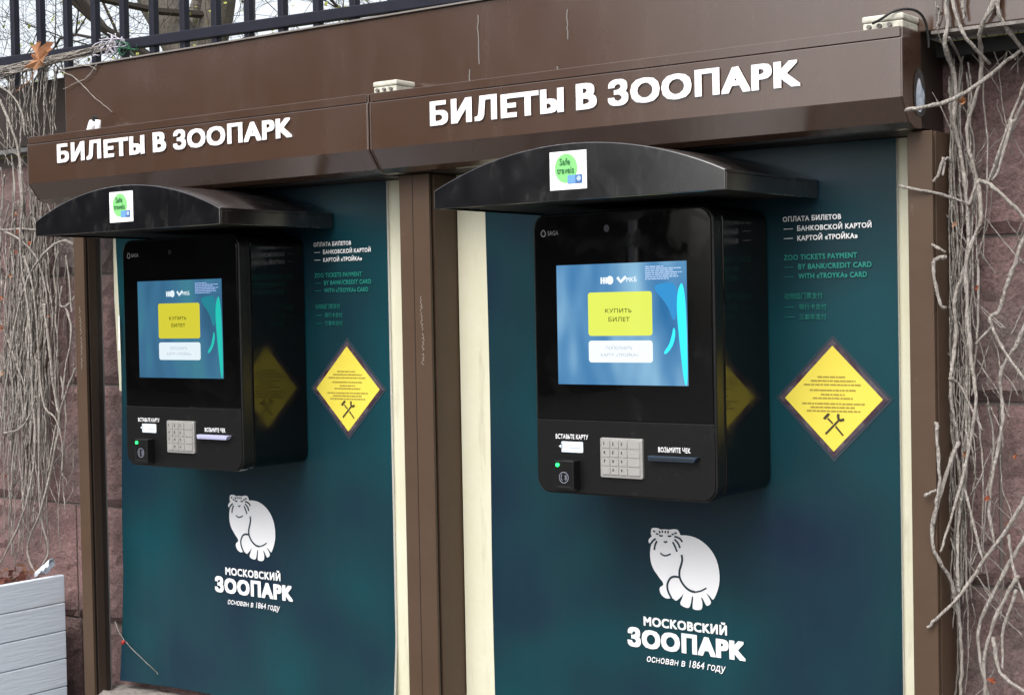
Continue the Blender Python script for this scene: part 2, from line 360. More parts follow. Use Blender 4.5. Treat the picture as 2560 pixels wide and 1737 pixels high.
# ---- metal fascia above the booths
fa = thing('parapet_cladding', (0, -.05, 2.03), 'long brown sheet metal cladding band above the two signs', 'cladding')
XL = -1.53
for i, (a, b) in enumerate(((XL, 1.9), (1.903, 3.6))):
    mb = MB().prismx([(-.1, 2.044), (.04, 2.044), (.04, 2.251), (-.1, 2.2525)], a, b)
    mb.build('panel', BROWN, fa, bevel=.003)
MB().box(XL-.004, 3.6, -.107, .05, 2.2535, 2.2575).build('top_flashing', mat('dusty_flashing', (.2, .18, .165), .6), fa)
MB().box(XL+.002, 3.598, -.09, .03, 2.2515, 2.2533).build('flashing_bed', BROWN, fa)
MB().box(1.22, 3.6, -.108, -.04, 2.036, 2.0425).build('drip_edge', CONC, fa)
MB().box(1.2, 3.6, -.03, .06, 2.0, 2.03).build('shadow_gap', BLACKGAP, fa)  # black strip put in for the shade in the recess under the cladding
lf = thing('recessed_cladding', (-2.6, .03, 2.04), 'recessed dark brown cladding band behind the vine at left', 'cladding')
MB().box(-4, XL-.006, .0, .05, 2.052, 2.255).build('panel', BROWN_DARK, lf, bevel=.003)
MB().box(-4, XL-.006, -.012, .05, 2.034, 2.048).build('drip_edge', GREYEDGE, lf)
# small marks on the cladding
for k, (x, z0, z1) in enumerate(((.065, 2.1, 2.22), (.33, 2.13, 2.2), (.035, 2.05, 2.09), (.3, 2.05, 2.07))):
    mb = MB(); pts = [(x+random.uniform(-.002, .002), z0+(z1-z0)*i/8) for i in range(9)]; stroke(mb, pts, .0035, -.1012); mb.build('lime_streak', mat('lime_streak', (.17, .16, .15), .8), fa)

# ---- fence
fz = lambda x: 2.323-.02*(x+.85)
fe = thing('metal_fence', (0, .05, 2.25), 'blue black metal bar fence above the brown cladding', 'fence')
xa, xb = -2.7, 1.6
MB().add([(xa,.035,fz(xa)-.016),(xb,.035,fz(xb)-.016),(xb,.06,fz(xb)-.016),(xa,.06,fz(xa)-.016),(xa,.035,fz(xa)+.016),(xb,.035,fz(xb)+.016),(xb,.06,fz(xb)+.016),(xa,.06,fz(xa)+.016)],
     [(0,3,2,1),(4,5,6,7),(0,1,5,4),(1,2,6,5),(2,3,7,6),(3,0,4,7)]).build('rail', FENCE, fe, bevel=.003)
MB().box(xa, xb, .035, .06, 3.3, 3.33).build('rail', FENCE, fe, bevel=.003)
i = 0
x = -1.976-.136*5
while x < xb:
    MB().box(x-.0115, x+.0115, .042, .065, 2.12, 3.45).build('bar', FENCE, fe, bevel=.003); x += .1362

# ---- booth frame: posts, boards, header
fr = thing('booth_frame', (-.15, -.05, .35), 'brown steel frame with cream boards holding both ticket panels', 'frame')
def post(a, b, groove=None, z0=.0):
    p = MB().box(a, b, -.1, -.091, z0, 1.845).build('post', BROWN_POST, fr, bevel=.0015)
    MB().box(a+.004, b-.007, -.0905, -.0805, z0, 1.845).build('groove', BLACKGAP, p)
    MB().box(a, b, -.08, .02, z0, 1.845).build('back_post', BROWN_POST, p, bevel=.0015)
    if groove: MB().box(groove-.001, groove+.001, -.1012, -.0995, z0, 1.845).build('seam', BROWN_DARK, p)
    return p
post(-.201, -.103, -.157)
post(1.163, 1.216)
p = MB().box(-1.508, -1.461, -.1, -.09, 0, 1.845).build('post', BROWN_POST, fr, bevel=.0015)
MB().box(-1.505, -1.466, -.0895, -.082, 0, 1.845).build('groove', BLACKGAP, p)
MB().box(-1.508, -1.462, -.0815, -.052, 0, 1.845).build('back_post', mat('shaded_post_paint', (.05, .03, .02), .5), p, bevel=.0015)  # post brown darkened to paint in the shade of the reveal
MB().box(-1.505, -1.465, -.0515, -.034, 0, 1.845).build('groove', BROWN_DARK, p)
MB().box(-1.505, -1.4635, -.0335, -.030, .3, 1.845).build('steel_edge', GREYEDGE, p)
for a, b, z0, sh in ((-.345, -.204, .36, 0), (-.1, .012, .36, 0), (1.08, 1.16, .36, 0), (-1.456, -1.41, 1.27, .01)):
    MB().prism([(a+sh*1.2, z0), (b, z0), (b, 1.846), (a, 1.846), (a-sh*.2, (z0+1.85)/2)], .0105, .026).build('cream_board', CREAM, fr)
MB().box(-1.58, 1.19, -.098, .03, 1.852, 2.038).build('header_beam', BROWN_DARK, fr)
# chalk scribbles
def scribble(name, x, z0, z1, amp, n, seed):
    r = random.Random(seed); mb = MB(); pts = []
    for i in range(n*8):
        t = i/(n*8-1); w = i/8*2*math.pi; k = int(i/8)
        rk = random.Random(seed*97+k); A = amp*rk.uniform(.35, 1.1)
        pts.append((x+A*math.cos(w)+amp*.5*math.sin(t*5), z0+(z1-z0)*t+A*.55*math.sin(w)*rk.choice((1, -1, 1))))
    segs = []; cur = []
    for i, q in enumerate(pts):
        if (i//8) % 5 == 3 and i % 8 < 3:
            if len(cur) > 2: segs.append(cur)
            cur = []; continue
        cur.append(q)
    segs.append(cur)
    for s_ in segs:
        if len(s_) > 1: stroke(mb, s_, .0014, -.1018)
    mb.build(name, CHALK, fr)
scribble('chalk_handwriting', -.132, 1.363, 1.535, .004, 17, 4)
scribble('chalk_handwriting', -1.481, 1.34, 1.53, .004, 15, 9)

# ================================================================== SIGNS
def sign(x0, x1, tx0, tx1, which, label):
    s = thing('ticket_sign', ((x0+x1)/2, -.15, 1.85), label, 'sign', 'brown sign boxes above the machines')
    prof = [(-.2, 1.905), (-.2, 2.022), (-.1965, 2.0225), (-.1965, 2.043), (-.104, 2.043), (-.104, 1.848), (-.142, 1.848), (-.165, 1.858)]
    prof = list(reversed(prof))
    MB().prismx(prof, x0+.004, x1-.004).build('sign_box', BROWN, s, bevel=.002)
    for a, b in ((x0, x0+.0036), (x1-.0036, x1)):
        mb = MB(); mb.prismx([(y*1.0-(.001 if y < -.15 else 0), z) for y, z in prof], a, b); e = mb.build('end_cap', BROWN, s, bevel=.001)
    MB().box(x0+.005, x1-.005, -.2012, -.192, 2.0235, 2.0445).build('top_strip', BROWN, s, bevel=.001)
    MB().prismx([(-.1, 1.8475), (-.1, 1.86), (.0, 1.86), (.0, 1.8475)], x0+.02, x1-.02).build('soffit', BROWN_DARK, s)
    zz = (1.9465, 2.0055) if which else (1.957, 2.0125)
    for w_, a, b in zip(('БИЛЕТЫ', 'В', 'ЗООПАРК'), tx0, tx1): text('lettering', w_, a, b, zz[0], zz[1], -.2032, LETTER, s, bold=.05, ext=.0005)
    return s
sl = sign(-1.586, -.2115, (-1.441, -1.016, -.932), (-1.05, -.96, -.473), 0, 'left brown sign with white Cyrillic lettering, small bottle on top')
sr = sign(-.2065, 1.197, (-.0095, .419, .505), (.386, .476, .978), 1, 'right brown sign with white Cyrillic lettering, round sticker on its end')
# worn sticker on the right end cap
mb = MB(); mb.add([(1.1985, y, z) for y, z in smooth_poly([(-.15, 1.925), (-.138, 1.962), (-.115, 1.972), (-.092, 1.952), (-.084, 1.9), (-.09, 1.876), (-.125, 1.872), (-.143, 1.88)], 1)], [tuple(range(16))])
st = mb.build('end_sticker', mat('worn_grey_sticker', (.03, .026, .025), .6, 0, .3, (.09, .085, .08), 30.), sr)
mb = MB(); mb.add([(1.1992, y, z) for y, z in smooth_poly([(-.141, 1.905), (-.132, 1.94), (-.12, 1.952), (-.106, 1.93), (-.094, 1.926), (-.096, 1.889), (-.108, 1.895), (-.112, 1.88), (-.132, 1.882)], 1)], [tuple(range(18))])
mb.build('end_sticker_print', mat('torn_blue_white_sticker', (.75, .78, .85), .5, 0, .3, (.2, .3, .4), 38., detail=2), st)

# ================================================================== PRINTED PANELS
def emblem(parent, dx):
    def q(px, py): return (.468+dx+(px-515)*.191/415, .976+(px-515)*(.013/415)-(py-605)*.000405)
    mb = MB()
    def shape(pts, it=2, y=-.0022):
        pts = [q(*p) for p in smooth_poly(pts, it)]
        ar = sum(pts[i][0]*pts[(i+1) % len(pts)][1]-pts[(i+1) % len(pts)][0]*pts[i][1] for i in range(len(pts)))
        if ar < 0: pts = pts[::-1]
        mb.add([(x, y, z) for x, z in pts], [tuple(range(len(pts)))])
    K = lambda L_: [(440.6+a*.3529, 563.5+b*.3529) for a, b in L_]
    shape(K([(258,150),(275,118),(370,118),(420,150),(490,140),(560,152),(640,138),(705,145),(735,195),(748,243),(830,238),(960,262),(1080,320),(1190,408),(1285,530),(1350,680),(1378,850),(1374,1020),(1335,1160),(1275,1285),(1250,1275),(1205,1215),(1150,1180),
             (1195,1235),(1235,1320),(1222,1360),(1165,1392),(1135,1345),(1100,1270),(1065,1240),(1095,1330),(1088,1440),(1020,1462),(932,1446),(930,1390),(945,1250),(925,1225),(905,1350),(875,1432),(800,1422),(715,1372),(760,1275),(790,1175),
             (765,1225),(700,1292),(655,1322),(610,1280),(565,1268),(552,1284),(490,1286),(420,1238),(382,1165),(388,1098),(452,1066),(440,1010),(390,955),(330,868),(288,810),(244,700),(230,560),(242,440),(262,388),(226,388),(203,332),(235,283),(272,260),(248,222)]), 1)
    o = mb.build('emblem', WHITE, parent)
    mb = MB(); S = lambda pts, w: stroke(mb, [q(*p) for p in smooth_poly(K(pts), 2, False)], w*1.25, -.0030)
    S([(765,560),(778,640),(752,740),(724,820),(722,920),(756,1005),(818,1090),(900,1150),(980,1165)], .0042); S([(980,1165),(1070,1148),(1165,1095)], .0028)
    S([(715,928),(640,915),(570,940),(525,1020),(513,1090),(533,1180),(585,1275)], .004)
    for pts in ([(308,485),(322,400),(355,335)],[(228,392),(262,370),(288,330),(335,298)],[(690,510),(662,430),(620,350)],[(742,450),(712,370),(650,305)],[(782,350),(742,290),(650,258)]): S(pts, .0036)
    for pts in ([(410,532),(450,570),(500,582),(585,548)],[(472,340),(500,362),(528,338)],[(395,238),(425,256),(455,244)],[(540,248),(570,262),(598,246)],[(292,165),(328,185)],[(648,208),(692,205)],[(398,165),(412,208)],[(448,160),(455,200)],[(500,165),(502,205)],[(552,168),(545,208)],[(340,215),(385,222)],[(605,222),(640,228)]): S(pts, .003)
    mb.build('emblem_lines', INKLINE, o)
def panel(dx, warp, label):
    p = thing('printed_panel', (.55+dx, .004, .38), label, 'panel', 'printed teal panels behind the machines')
    W, z0, z1 = 1.0973, .381, 1.846
    nx, nz = 28, 40
    def off(u, z):
        if not warp: return .0025*math.sin(6*z+u*4)*max(0, .3-abs(u-.0))/.3-.0
        a = -.032*max(0, 1-u/.22)**1.6*max(0, (.72-z)/.34)**1.3
        b = .006*max(0, 1-u/.1)*math.sin(z*5.5+.4)
        c = -.018*max(0, (u-.9)/.1)**1.5*max(0, (.62-z)/.24)
        return a+b+c
    V = []
    for k in (0, 1):
        for j in range(nz+1):
            for i in range(nx+1):
                u = i/nx; z = z0+(z1-z0)*(j/nz); V.append((dx+W*u, off(u, z)+.008*k, z))
    N = (nx+1)*(nz+1); mb = MB()
    mb.add(V, [(j*(nx+1)+i, j*(nx+1)+i+1, (j+1)*(nx+1)+i+1, (j+1)*(nx+1)+i) for j in range(nz) for i in range(nx)], 0)
    R_ = lambda j, i: j*(nx+1)+i
    for j in range(nz):
        for i in range(nx): mb.f.append((N+R_(j,i), N+R_(j+1,i), N+R_(j+1,i+1), N+R_(j,i+1))); mb.mi.append(1)
        mb.f.append((R_(j,nx), N+R_(j,nx), N+R_(j+1,nx), R_(j+1,nx))); mb.mi.append(1)
        mb.f.append((R_(j+1,0), N+R_(j+1,0), N+R_(j,0), R_(j,0))); mb.mi.append(1)
    for i in range(nx):
        mb.f.append((R_(0,i), N+R_(0,i), N+R_(0,i+1), R_(0,i+1))); mb.mi.append(1)
        mb.f.append((R_(nz,i+1), N+R_(nz,i+1), N+R_(nz,i), R_(nz,i))); mb.mi.append(1)
    mb.build('board', [PRINT, WHITEDGE], p, smooth=False)
    y = -.0022
    T = lambda nm, s, a, b, c, d, m, bold=.038, **k: text(nm, s, a+dx, b+dx, c, d, y, m, p, bold, **k)
    T('payment_lettering', 'ОПЛАТА БИЛЕТОВ', .831, .971, 1.6805, 1.6925, WHITE)
    T('payment_lettering', 'БАНКОВСКОЙ КАРТОЙ', .866, 1.041, 1.659, 1.6745, WHITE)
    T('payment_lettering', 'КАРТОЙ «ТРОЙКА»', .866, 1.009, 1.6375, 1.653, WHITE)
    T('payment_lettering', 'ZOO TICKETS PAYMENT', .832, 1.007, 1.5955, 1.6075, TEALINK)
    T('payment_lettering', 'BY BANK/CREDIT CARD', .867, 1.040, 1.5745, 1.5865, TEALINK)
    T('payment_lettering', 'WITH «TROYKA» CARD', .867, 1.029, 1.5535, 1.5655, TEALINK)
    T('payment_lettering', '动物园门票支付', .833, .925, 1.509, 1.523, TEALINK2, .012)
    T('payment_lettering', '银行卡支付', .868, .933, 1.4855, 1.4985, TEALINK2, .012)
    T('payment_lettering', '三套车支付', .868, .933, 1.4635, 1.4765, TEALINK2, .012)
    for z, m in ((1.664, WHITE), (1.643, WHITE), (1.5795, TEALINK2), (1.5585, TEALINK2), (1.491, TEALINK2), (1.469, TEALINK2)):
        MB().prism([(.833+dx, z), (.855+dx, z), (.855+dx, z+.0013), (.833+dx, z+.0013)], y, y+.0005).build('dash', m, p)
    emblem(p, dx)
    T('logo_lettering', 'МОСКОВСКИЙ', .4505, .675, .742, .7715, WHITE, .05)
    T('logo_lettering', 'ЗООПАРК', .4045, .7225, .688, .7355, WHITE, .065)
    T('logo_lettering', 'основан в 1864 году', .458, .670, .652, .6735, WHITE, .012, shear=.2)
    return p
panel(0, False, 'right dark teal printed panel with payment text and white zoo emblem')
pL = panel(-P, True, 'left dark teal printed panel with curled bottom corner and white zoo emblem')
mb = MB().add([(-1.424, -.006, 1.395), (-1.417, -.006, 1.395), (-1.4165, -.005, 1.5), (-1.4215, -.005, 1.503)], [(0, 1, 2, 3)]); mb.build('lifted_white_edge', WHITE, pL)

def diamond(dx, label):
    cx, cz = .946+dx, 1.2905
    d = thing('notice_sticker', (cx, -.002, 1.15), label, 'sticker', 'yellow diamond notices')
    dia = lambda a, b=None: [(cx, cz-a), (cx+(b or a), cz), (cx, cz+a), (cx-a, cz)]
    MB().prism(dia(.1385), -.0012, -.0002).build('clear_edge', STEDGE, d)
    MB().prism(dia(.129), -.0020, -.0012).build('border', STBORDER, d)
    MB().prism(dia(.1155), -.0028, -.0020).build('yellow_field', YELLOW, d)
    mb = MB(); r = random.Random(5); y = -.0034
    for z, a, b in ((1.338, .91, .978), (1.3295, .894, 1.0), (1.321, .877, 1.014), (1.309, .891, 1.003), (1.2995, .918, .974), (1.2915, .898, .993), (1.2795, .872, 1.02), (1.2715, .893, .997), (1.2635, .883, 1.01)):
        dashes(mb, a+dx, b+dx, z-.002, .0037, y, r)
    mb.build('small_print', INKPALE, d)
    mb = MB()
    Q = lambda px, py: (.922+dx+(px-675)*(.051/275), 1.2585-(py-935)*(.05/285)+(px-675)*.000004)
    y = -.0036
    stroke(mb, [Q(735, 1000), Q(800, 1065)], .0038, y); stroke(mb, [Q(835, 1100), Q(930, 1215)], .0042, y)
    stroke(mb, [Q(705, 1195), Q(880, 1020)], .0046, y-.0002)
    mb.prism([Q(675, 1000), Q(700, 1018), Q(745, 975), Q(770, 945), Q(735, 935), Q(700, 970)][::1], y-.0003, y)
    stroke(mb, smooth_poly([Q(872, 945), Q(868, 1000), Q(895, 1030), Q(945, 1010)], 2, False), .006, y-.0003)
    mb.build('crossed_tools_icon', INK, d)
diamond(0, 'yellow diamond notice with crossed tools on the right panel')
diamond(-P, 'yellow diamond notice with crossed tools on the left panel')

# ================================================================== TICKET MACHINES
def machine(dx, label, scr, left):
    yF = -.2516; x0, x1, zb, zt = .324+dx, .7934+dx, 1.0794, 1.712
    m = thing('ticket_machine', ((x0+x1)/2, 0, zb), label, 'ticket machine', 'black wall mounted ticket machines')
    MB().prism(rrect(x0+.001, x1-.001, zb+.004, zt, .032), -.205, -.0025).build('housing', BLACK, m, bevel=.002)
    MB().prism(rrect(x0+.006, x1-.004, zb+.006, zt-.004, .03), -.2125, -.2045).build('seam', BLACKGAP, m)
    MB().prism(rrect(x0, x1, zb, zt, .034), yF+.004, -.2120).build('front_shell', BLACKMAT, m, bevel=.004, seg=3)
    zs = 1.2475
    # upper glass and lower control plate
    up = [p_ for p_ in rrect(x0+.007, x1-.006, zs+.001, zt-.006, .03) if p_[1] > zs+.035]
    MB().prism([(x0+.007, zs+.001), (x1-.006, zs+.001)]+up, yF, yF+.0045).build('display_glass', GLASS, m, bevel=.001)
    lo = [p_ for p_ in rrect(x0+.004, x1-.004, zb+.004, zs-.001, .032) if p_[1] < zs-.04]
    k = max(range(len(lo)), key=lambda i: lo[i][0]+lo[i][1]*.0 + (0 if lo[i][1] > zb+.02 else -9))
    n = len(lo)//2
    MB().prism([(x0+.004, zs-.001)]+lo[n:]+lo[:n]+[(x1-.004, zs-.001)], yF+.0005, yF+.0045).build('control_plate', BLACKMAT, m, bevel=.001)
    # screen
    sx0, sx1, z0, z1 = .3905+dx, .7285+dx, 1.3277, 1.5953; ys = yF-.0006
    s = MB().prism([(sx0, z0), (sx1, z0), (sx1, z1), (sx0, z1)], ys, yF+.001).build('screen', scr['bg'], m)
    U = lambda a: sx0+(sx1-sx0)*a
    V = lambda b: z1-(z1-z0)*b
    mb = MB().prism(rrect(U(.25), U(.742), V(.66) if False else V(.595), V(.235), .007), ys-.0006, ys).build('yellow_button', scr['yellow'], s)
    MB().prism(rrect(U(.25), U(.742), V(.815), V(.635), .007), ys-.0006, ys).build('white_button', scr['white'], s)
    text('button_lettering', 'КУПИТЬ', U(.385), U(.59), V(.405), V(.37), ys-.0011, scr['ink'], s, .02)
    text('button_lettering', 'БИЛЕТ', U(.41), U(.575), V(.478), V(.44), ys-.0011, scr['ink'], s, .02)
    text('button_lettering', 'ПОПОЛНИТЬ', U(.385), U(.59), V(.71), V(.68), ys-.0011, scr['grey'], s, .0)
    text('button_lettering', 'КАРТУ «ТРОЙКА»', U(.345), U(.635), V(.765), V(.73), ys-.0011, scr['grey'], s, .0)
    # screen logos: small emblem, tick and letters
    mb = MB(); mb.prism(ell(U(.425), V(.137), .0085, .0095), ys-.0008, ys)
    for a in (.352, .372, .39): mb.prism([(U(a), V(.165)), (U(a+.012), V(.165)), (U(a+.012), V(.112)), (U(a), V(.112))], ys-.0008, ys)
    mb.prism([(U(.353), V(.143)), (U(.4), V(.143)), (U(.4), V(.133)), (U(.353), V(.133))], ys-.0007, ys)
    stroke(mb, [(U(.483), V(.115)), (U(.508), V(.152)), (U(.548), V(.112))], .007, ys-.0008)
    mb.build('screen_logo', scr['white'], s)
    text('screen_lettering', 'МКБ', U(.552), U(.632), V(.155), V(.115), ys-.0008, scr['white'], s, .03)
    mb = MB(); r = random.Random(11)
    for k in range(7):
        a = .695; b = (.83, .96, .9, .965, .93, .94, .87)[k]; z = V(.042+.0165*k); dashes(mb, U(a), U(b), z, .0024, ys-.0006, r)
    mb.build('screen_small_print', scr['pale'], s)
    # bright feathery stroke at the right of the picture
    mb = MB(); pl_ = [(.97, .17), (.99, .3), (.996, .6), (.997, 1.0), (.972, .99), (.95, .75), (.935, .56), (.925, .4), (.93, .26), (.95, .19)]
    mb.add([(U(a), ys-.0004, V(b)) for a, b in smooth_poly(pl_, 2)][::1], [tuple(range(40))])
    mb.add([(U(a), ys-.00045, V(b)) for a, b in smooth_poly([(.9, .52), (.915, .57), (.9, .66), (.86, .73), (.825, .75), (.83, .72), (.865, .67), (.885, .6)], 1)], [tuple(range(16))])
    mb.build('plant_picture', scr['cyan'], s)
    mb = MB(); mb.add([(U(a), ys-.0002, V(b)) for a, b in smooth_poly([(.74, .2), (.82, .17), (.93, .17), (.93, .4), (.9, .5), (.86, .35)], 2)], [tuple(range(24))]); mb.build('plant_haze', scr['haze'], s)
    # maker's mark
    mk = mat('grey_maker_print', (.3, .3, .3), .5); yl = yF-.0006
    mb = MB(); cx, cz, rr = .356+dx, 1.668, .006
    pts = [(cx+rr*math.sin(w), cz+rr*math.cos(w)*(1.35 if math.cos(w) > .85 else 1)) for w in [math.radians(12*i) for i in range(31)]]; stroke(mb, pts, .0024, yl); mb.build('maker_logo', mk, m)
    text('maker_lettering', 'SAGA', .3685+dx, .398+dx, 1.664, 1.674, yl, mk, m, .01)
    if not left:      # sensor window and small lens behind the glass
        MB().prism(ell(.527+dx, 1.673, .007, .008), yl, yF).build('camera_lens', mat('lens_grey', (.05, .05, .06), .3), m)
    else:
        MB().prism(ell(.527+dx, 1.673, .006, .007), yl, yF).build('camera_lens', mat('lens_dark', (.02, .02, .025), .3), m)
    # keypad
    kp = MB().prism(rrect(.5035+dx, .6135+dx, 1.1225, 1.2105, .004), yF-.006, yF+.002).build('keypad', STEEL, m, bevel=.0012)
    kx = [.5095, .532, .5545, .578]; kw = [.0205, .0205, .0205, .0295]; kz = [1.1895, 1.170, 1.1505, 1.131]
    mb = MB()
    for i in range(4):
        for j in range(4):
            MB().prism(rrect(kx[i]+dx, kx[i]+kw[i]+dx, kz[j]-.001, kz[j]+.0165, .002, 2), yF-.0085, yF-.0055).build('key', KEYM, kp)
    for t, i, j in (('1',0,0),('2',1,0),('3',2,0),('4',0,1),('5',1,1),('6',2,1),('7',0,2),('8',1,2),('9',2,2),('0',1,3),('*',2,3)):
        a = kx[i]+dx+.005; w = .002 if t == '1' else .0042
        text('digit', t, a, a+w, kz[j]+.0055, kz[j]+.0125, yF-.0089, INK, kp, .02, res=1)
    # card reader
    cr = MB().prism(rrect(.392+dx, .4445+dx, 1.090, 1.158, .003), yF-.026, yF+.002).build('card_reader', BLACKMAT, m, bevel=.0025)
    MB().prism(ell(.402+dx, 1.1475, .0042, .0042, 14), yF-.0285, yF-.0255).build('status_light', LED, cr)
    mb = MB()
    for r_, a0, a1 in ((.0122, -50, 311), (.0075, -60, 61), (.0045, -60, 61), (.0075, 120, 241)): stroke(mb, [(.4185+dx+r_*math.cos(math.radians(a)), 1.1195+r_*math.sin(math.radians(a))) for a in range(a0, a1, 12)], .0014, yF-.0268)
    mb.build('contactless_mark', mat('grey_blue_print', (.25, .26, .33), .5), cr)
    MB().box(.4+dx, .437+dx, yF-.0268, yF-.0262, 1.097, 1.1).build('card_slot', BLACKGAP, cr)
    text('card_lettering', 'ВСТАВЬТЕ КАРТУ', .3805+dx, .469+dx, 1.204, 1.2155, yl, WHITE, m, .03)
    mb = MB(); mb.prism(rrect(.396+dx, .4545+dx, 1.174, 1.1985, .002, 2), yl-.0004, yl+.0006); mb.prism([(.3885+dx, 1.187), (.398+dx, 1.181), (.398+dx, 1.193)], yl-.0004, yl+.0006)
    ci = mb.build('card_icon', mat('pale_blue_print', (.62, .7, .78), .45), m)
    MB().prism([(.42+dx, 1.184), (.447+dx, 1.184), (.447+dx, 1.1855), (.42+dx, 1.1855)], yl-.0008, yl-.0003).build('card_line', mat('grey_print', (.4, .45, .5), .5), ci)
    # receipt slot
    rs = MB().prism([(.633+dx, 1.1645), (.745+dx, 1.1645), (.7535+dx, 1.176), (.631+dx, 1.176)], yF-.014, yF+.002).build('receipt_slot', PAPER if left else BLUESLOT, m, bevel=.0015)
    MB().prism([(.637+dx, 1.1685), (.743+dx, 1.1685), (.744+dx, 1.171), (.637+dx, 1.171)], yF-.0146, yF-.0135).build('slot_opening', BLACKGAP if not left else PAPER, rs)
    text('receipt_lettering', 'ВОЗЬМИТЕ ЧЕК', .651+dx, .7315+dx, 1.1835, 1.1955, yl, WHITE, m, .03)
    return m
scrR = dict(bg=screen_mat('right_screen_picture', (.02, .12, .28), (.07, .2, .37), (.2, .38, .53), .7), yellow=glow('right_screen_yellow', (.68, .76, .1), .6), white=glow('right_screen_white', (.85, .92, .96), .56),
            ink=mat('screen_dark_ink', (.02, .02, .01), .2, emit=(.12, .14, .01), estr=.3), grey=mat('screen_grey_ink', (.1, .1, .1), .2, emit=(.4, .45, .6), estr=.35), pale=glow('right_screen_pale', (.45, .6, .85), .56),
            cyan=glow('right_screen_cyan', (.03, .65, .85), .78), haze=glow('right_screen_haze', (.03, .27, .6), .56))
scrL = dict(bg=screen_mat('left_screen_picture', (.02, .075, .14), (.03, .11, .2), (.035, .15, .2), .72), yellow=glow('left_screen_yellow', (.6, .55, .03), .56), white=glow('left_screen_white', (.7, .8, .85), .56),  # viewing-angle dimming and green shift put into the left screen's colours
            ink=scrR['ink'], grey=scrR['grey'], pale=glow('left_screen_pale', (.3, .42, .72), .56), cyan=glow('left_screen_green', (.01, .5, .42), .56), haze=glow('left_screen_haze', (.01, .2, .26), .56))
machine(0, 'right black ticket machine with bright blue screen and dark receipt slot', scrR, False)
machine(-P, 'left black ticket machine with dimmer greenish screen and lilac receipt slot', scrL, True)

# ================================================================== CANOPIES
def canopy(dx, label):
    x0, x1, yF = .175+dx, .917+dx, -.42; zb, ze, za = 1.7265, 1.768, 1.847
    c = thing('rain_canopy', ((x0+x1)/2, 0, zb), label, 'canopy', 'black curved canopies over the machines')
    n = 28; cx = (x0+x1)/2; hw = (x1-x0)/2; sag = za-ze; R_ = (hw*hw+sag*sag)/(2*sag)
    arc = [(cx+hw*(1-2*i/n), za-R_+math.sqrt(R_*R_-(hw*(1-2*i/n))**2)) for i in range(n+1)]        # right to left
    MB().prism([(x0, zb), (x1, zb)]+arc, yF, yF+.006).build('front_plate', CANOPY, c, bevel=.002)
    ins = [(x, z-.006) for x, z in arc]
    mb = MB(); k = n+1
    V = [(x, yF+.0065, z) for x, z in arc]+[(x, -.004, z) for x, z in arc]+[(x, yF+.0065, z-.005) for x, z in arc]+[(x, -.004, z-.005) for x, z in arc]
    F = []
    for i in range(n):
        F += [(i, i+1, k+i+1, k+i), (2*k+i, 3*k+i, 3*k+i+1, 2*k+i+1), (i, 2*k+i, 2*k+i+1, i+1), (k+i, k+i+1, 3*k+i+1, 3*k+i)]
    F += [(0, k, 3*k, 2*k), (n, 2*k+n, 3*k+n, k+n)]
    mb.add(V, F); o = mb.build('roof', CANOPY, c, smooth=False)
    for a, b in ((x0, x0+.005), (x1-.005, x1)): MB().box(a, b, yF+.0065, -.004, zb+.001, ze-.0055).build('side_plate', CANOPY, c, bevel=.001)
    MB().box(x0+.006, x1-.006, yF+.03, -.006, zb+.006, zb+.01).build('underside_sheet', BLACKGAP, c)  # black sheet across the open underside
    # safe travel sticker
    s0, s1, q0, q1, y = .4955+dx, .5895+dx, 1.7495, 1.8305, yF-.0008
    s = MB().prism([(s0, q0), (s1, q0), (s1, q1), (s0, q1)], y, yF+.0005).build('round_stamp_sticker', WHITE, c)
    mb = MB(); mb.prism(ell(s0+.042, q0+.045, .029, .031), y-.0004, y); mb.build('stamp_disc', GREENST, s)
    MB().prism([(s0+.046, q0+.012), (s0+.066, q0+.012), (s0+.066, q0+.03), (s0+.046, q0+.03)], y-.0008, y-.0003).build('stamp_box', BLUEST2, s)
    MB().prism([(s0+.066, q0+.012), (s0+.083, q0+.012), (s0+.083, q0+.03), (s0+.066, q0+.03)], y-.0008, y-.0003).build('stamp_box', BLUEST, s)
    mb = MB(); mb.prism(ell(s0+.0745, q0+.022, .0055, .0055, 14), y-.0012, y-.0007); mb.build('stamp_globe', mat('pale_stamp_print', (.4, .5, .8), .5), s)
    dg = mat('dark_green_print', (.03, .17, .06), .5)
    text('stamp_lettering', 'Safe', s0+.026, s0+.053, q0+.052, q0+.066, y-.0008, dg, s, .02)
    text('stamp_lettering', 'travels', s0+.019, s0+.063, q0+.034, q0+.048, y-.0008, dg, s, .02)
canopy(0, 'right black curved canopy with bluish sheen and green stamp sticker')
canopy(-P-.01, 'left black curved canopy, darker front, with green stamp sticker')

# ================================================================== SMALL THINGS ON THE SIGNS
def jbox(x, y, z, label, w=.075, d=.07):
    b = thing('junction_box', (x+w/2, y+d/2, z), label, 'junction box', 'white plastic boxes on the signs')
    MB().box(x, x+w, y, y+d, z, z+.016).build('base', IVORY, b, bevel=.003)
    MB().box(x-.002, x+w+.002, y-.002, y+d+.002, z+.0165, z+.03).build('lid', IVORY, b, bevel=.004)
    for i in range(3):
        MB().prism(ell(x+.015+i*.022, z+.008, .005, .0045, 10), y-.006, y+.001).build('cable_gland', mat('gland_grey', (.15, .14, .12), .6), b)
    return b
jbox(-.205, -.185, 2.0445, 'grubby white junction box above the joint of the two signs')
jbox(1.105, -.18, 2.0445, 'white junction box with black cable at right end of the sign', .085, .08)
mb = MB(); mb.tube(smooth_poly([(1.13, -.188, 2.058), (1.15, -.195, 2.062), (1.175, -.19, 2.078), (1.2, -.15, 2.085), (1.212, -.12, 2.07), (1.215, -.108, 2.03), (1.214, -.106, 2.01)], 3, False), .0028, 8)
